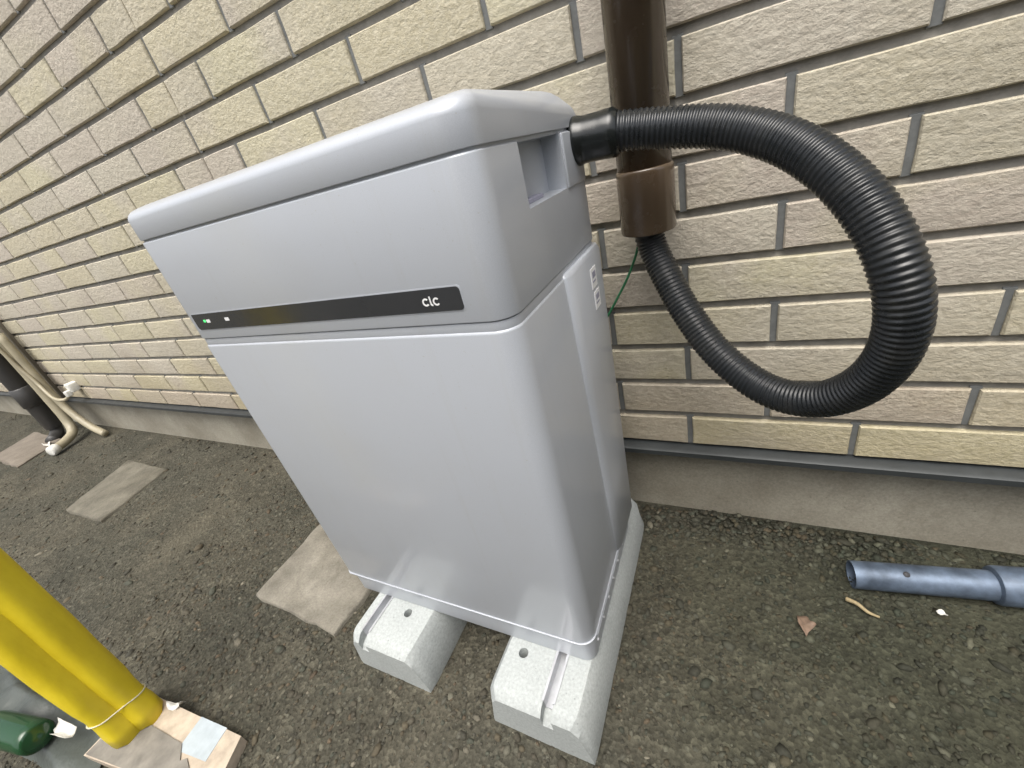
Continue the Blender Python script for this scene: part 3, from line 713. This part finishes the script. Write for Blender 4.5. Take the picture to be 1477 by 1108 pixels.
patch('paper_scrap', [(-3.30, -0.17), (-3.25, -0.165), (-3.235, -0.185), (-3.27, -0.195), (-3.31, -0.19)], 0.014, M['offwhite'], 'white scrap lying on the reddish slab near the dark downpipe', 'scrap', 0.012)

# ------------------------------------------------------------------ yellow roll and junk at its foot
yr = empty('yellow_roll', (-0.92, -0.77, 0.05)); tag(yr, 'bright yellow rolled plastic sheet standing upright, tied with a string', 'plastic roll')
def roll(cx, cy, r, z0, z1, seed, n=44, tilt=(0, 0)):
    rr = random.Random(seed); ph = [rr.uniform(0, 6.28) for _ in range(6)]; rings = []
    N = 34
    for i in range(N + 1):
        z = z0 + (z1 - z0) * i / N; ring = []
        pin = 1 - 0.13 * math.exp(-((z - 0.105) / 0.03) ** 2)
        for k in range(n):
            a = 2 * math.pi * k / n
            w = r * pin * (1 + 0.035 * math.sin(3 * a + ph[0] + 2.2 * z) + 0.03 * math.sin(5 * a + ph[1] - 3 * z) + 0.02 * math.sin(9 * z + ph[2] + a) + 0.016 * math.sin(23 * z + 2 * a + ph[3]) + 0.012 * math.sin(41 * z - 3 * a + ph[5]))
            ring.append((cx + tilt[0] * z + w * math.cos(a), cy + tilt[1] * z + w * math.sin(a), z + (0.006 * math.sin(4 * a + ph[4]) if i in (0, N) else 0)))
        rings.append(ring)
    return loft(rings)
ZB = 0.031
link('roll', roll(-0.930, -0.7345, 0.0285, ZB, 1.05, 3, tilt=(0, 0.035)), M['yellow'], yr)
link('roll', roll(-0.936, -0.7665, 0.0262, ZB + 0.001, 1.02, 5, tilt=(0, 0.03)), M['yellow'], yr)
ring = []
ca1, ra1, ca2, ra2 = Vector((-0.930, -0.7312)), 0.0262, Vector((-0.936, -0.7637)), 0.0240
for k in range(61):
    an = 2 * math.pi * k / 60; dv = Vector((math.cos(an), math.sin(an)))
    h1, h2 = ca1.dot(dv) + ra1, ca2.dot(dv) + ra2
    p_ = (ca1 + dv * ra1) if h1 > h2 else (ca2 + dv * ra2)
    ring.append(Vector((p_.x, p_.y, 0.098 + 0.010 * math.sin(an + 2.6))))
link('string', tube(ring, 0.0013, 8), M['tie'], yr)

bd = empty('timber_board', (-0.82, -0.76, 0)); tag(bd, 'pale timber board offcut with blue tape lying under the yellow roll', 'board')
def slabq(P, z0, z1): return sharp(loft([[(x, y, z0) for x, y in P], [(x, y, z1) for x, y in P]]), 30)
link('board', slabq([(-0.99, -0.82), (-0.662, -0.765), (-0.695, -0.686), (-0.93, -0.704), (-0.995, -0.708)], -0.01, 0.030), M['wood'], bd, False)
link('tape', slabq([(-0.800, -0.745), (-0.725, -0.735), (-0.735, -0.6875), (-0.808, -0.6940)], 0.0295, 0.0308), M['tape'], bd, False)
link('torn_veneer', slabq([(-0.985, -0.817), (-0.745, -0.779), (-0.745, -0.752), (-0.765, -0.745), (-0.775, -0.752), (-0.80, -0.735), (-0.86, -0.738), (-0.985, -0.745)], 0.0298, 0.0325), M['greyboard'], bd, False)
# grey plastic sheet heaped on the ground
rr = random.Random(4); nx, ny = 26, 18; V = []; F = []
for j in range(ny + 1):
    for i in range(nx + 1):
        s, t = i / nx, j / ny; x = -1.75 + 0.80 * s + 0.02 * math.sin(7 * t); y = -0.880 + 0.105 * t + 0.015 * math.sin(9 * s)
        e = min(s, 1 - s, t, 1 - t) * 4; e = min(e, 1)
        V.append((x, y, 0.006 + e * (0.035 + 0.012 * math.sin(17 * x + 9 * y) + 0.010 * math.sin(41 * y + 13 * x) + 0.008 * math.sin(60 * x - 22 * y))))
for j in range(ny):
    for i in range(nx): F.append((j * (nx + 1) + i, j * (nx + 1) + i + 1, (j + 1) * (nx + 1) + i + 1, (j + 1) * (nx + 1) + i))
tag(link('plastic_sheet', pydata(V, F), M['sheet']), 'crumpled grey green plastic sheet on the ground behind the yellow roll', 'sheet')
bo = empty('glass_bottle', (-1.2, -0.84, 0.05)); tag(bo, 'green glass bottle lying on the crumpled grey plastic sheet', 'bottle')
bme = lathe([(0.0, 0.004), (0.022, 0.0), (0.027, 0.004), (0.028, 0.02), (0.028, 0.13), (0.025, 0.155), (0.015, 0.185), (0.013, 0.235), (0.0145, 0.237), (0.0145, 0.25), (0.0, 0.25)], 28, 'X')
bob = link('bottle_body', bme, M['bottle'], None); 
for vv in bme.vertices: vv.co = Matrix.Translation((-1.085, -0.838, 0.064)) @ Matrix.Rotation(R(192), 4, 'Z') @ vv.co
bob.parent = bo; bob.matrix_parent_inverse = Matrix.Translation(bo.location).inverted()
patch('paper_scrap', [(-1.08, -0.805), (-1.03, -0.800), (-1.025, -0.818), (-1.06, -0.826), (-1.085, -0.822)], 0.055, M['offwhite'], 'white paper scrap lying beside the green bottle', 'scrap', 0.012)
patch('paper_scrap', [(-0.905, -0.703), (-0.872, -0.690), (-0.868, -0.700), (-0.890, -0.712)], 0.032, M['offwhite'], 'white paper scrap sticking out behind the foot of the yellow roll', 'scrap', 0.010)

# ------------------------------------------------------------------ unseen block wall added behind the camera for shading and reflections
nw = empty('added_shade_wall', (1.0, -2.2, 0)); tag(nw, 'unseen grey block wall added across the alley to shape shading and reflections', 'wall')
M['cblock'] = mat_concrete('grey_block', (0.22, 0.21, 0.19), (0.30, 0.29, 0.26), (0.15, 0.145, 0.125), 0.5, 4)
link('footing', box(-0.4, 4.0, -2.27, -2.13, -0.1, 0.06, 0.004), M['found'], nw, False)
link('block_courses', box(-0.4, 4.0, -2.26, -2.14, 0.05, 1.6, 0.004), M['cblock'], nw, False)
link('coping', box(-0.42, 4.02, -2.29, -2.11, 1.59, 1.66, 0.01, 2), M['cblock'], nw, False)
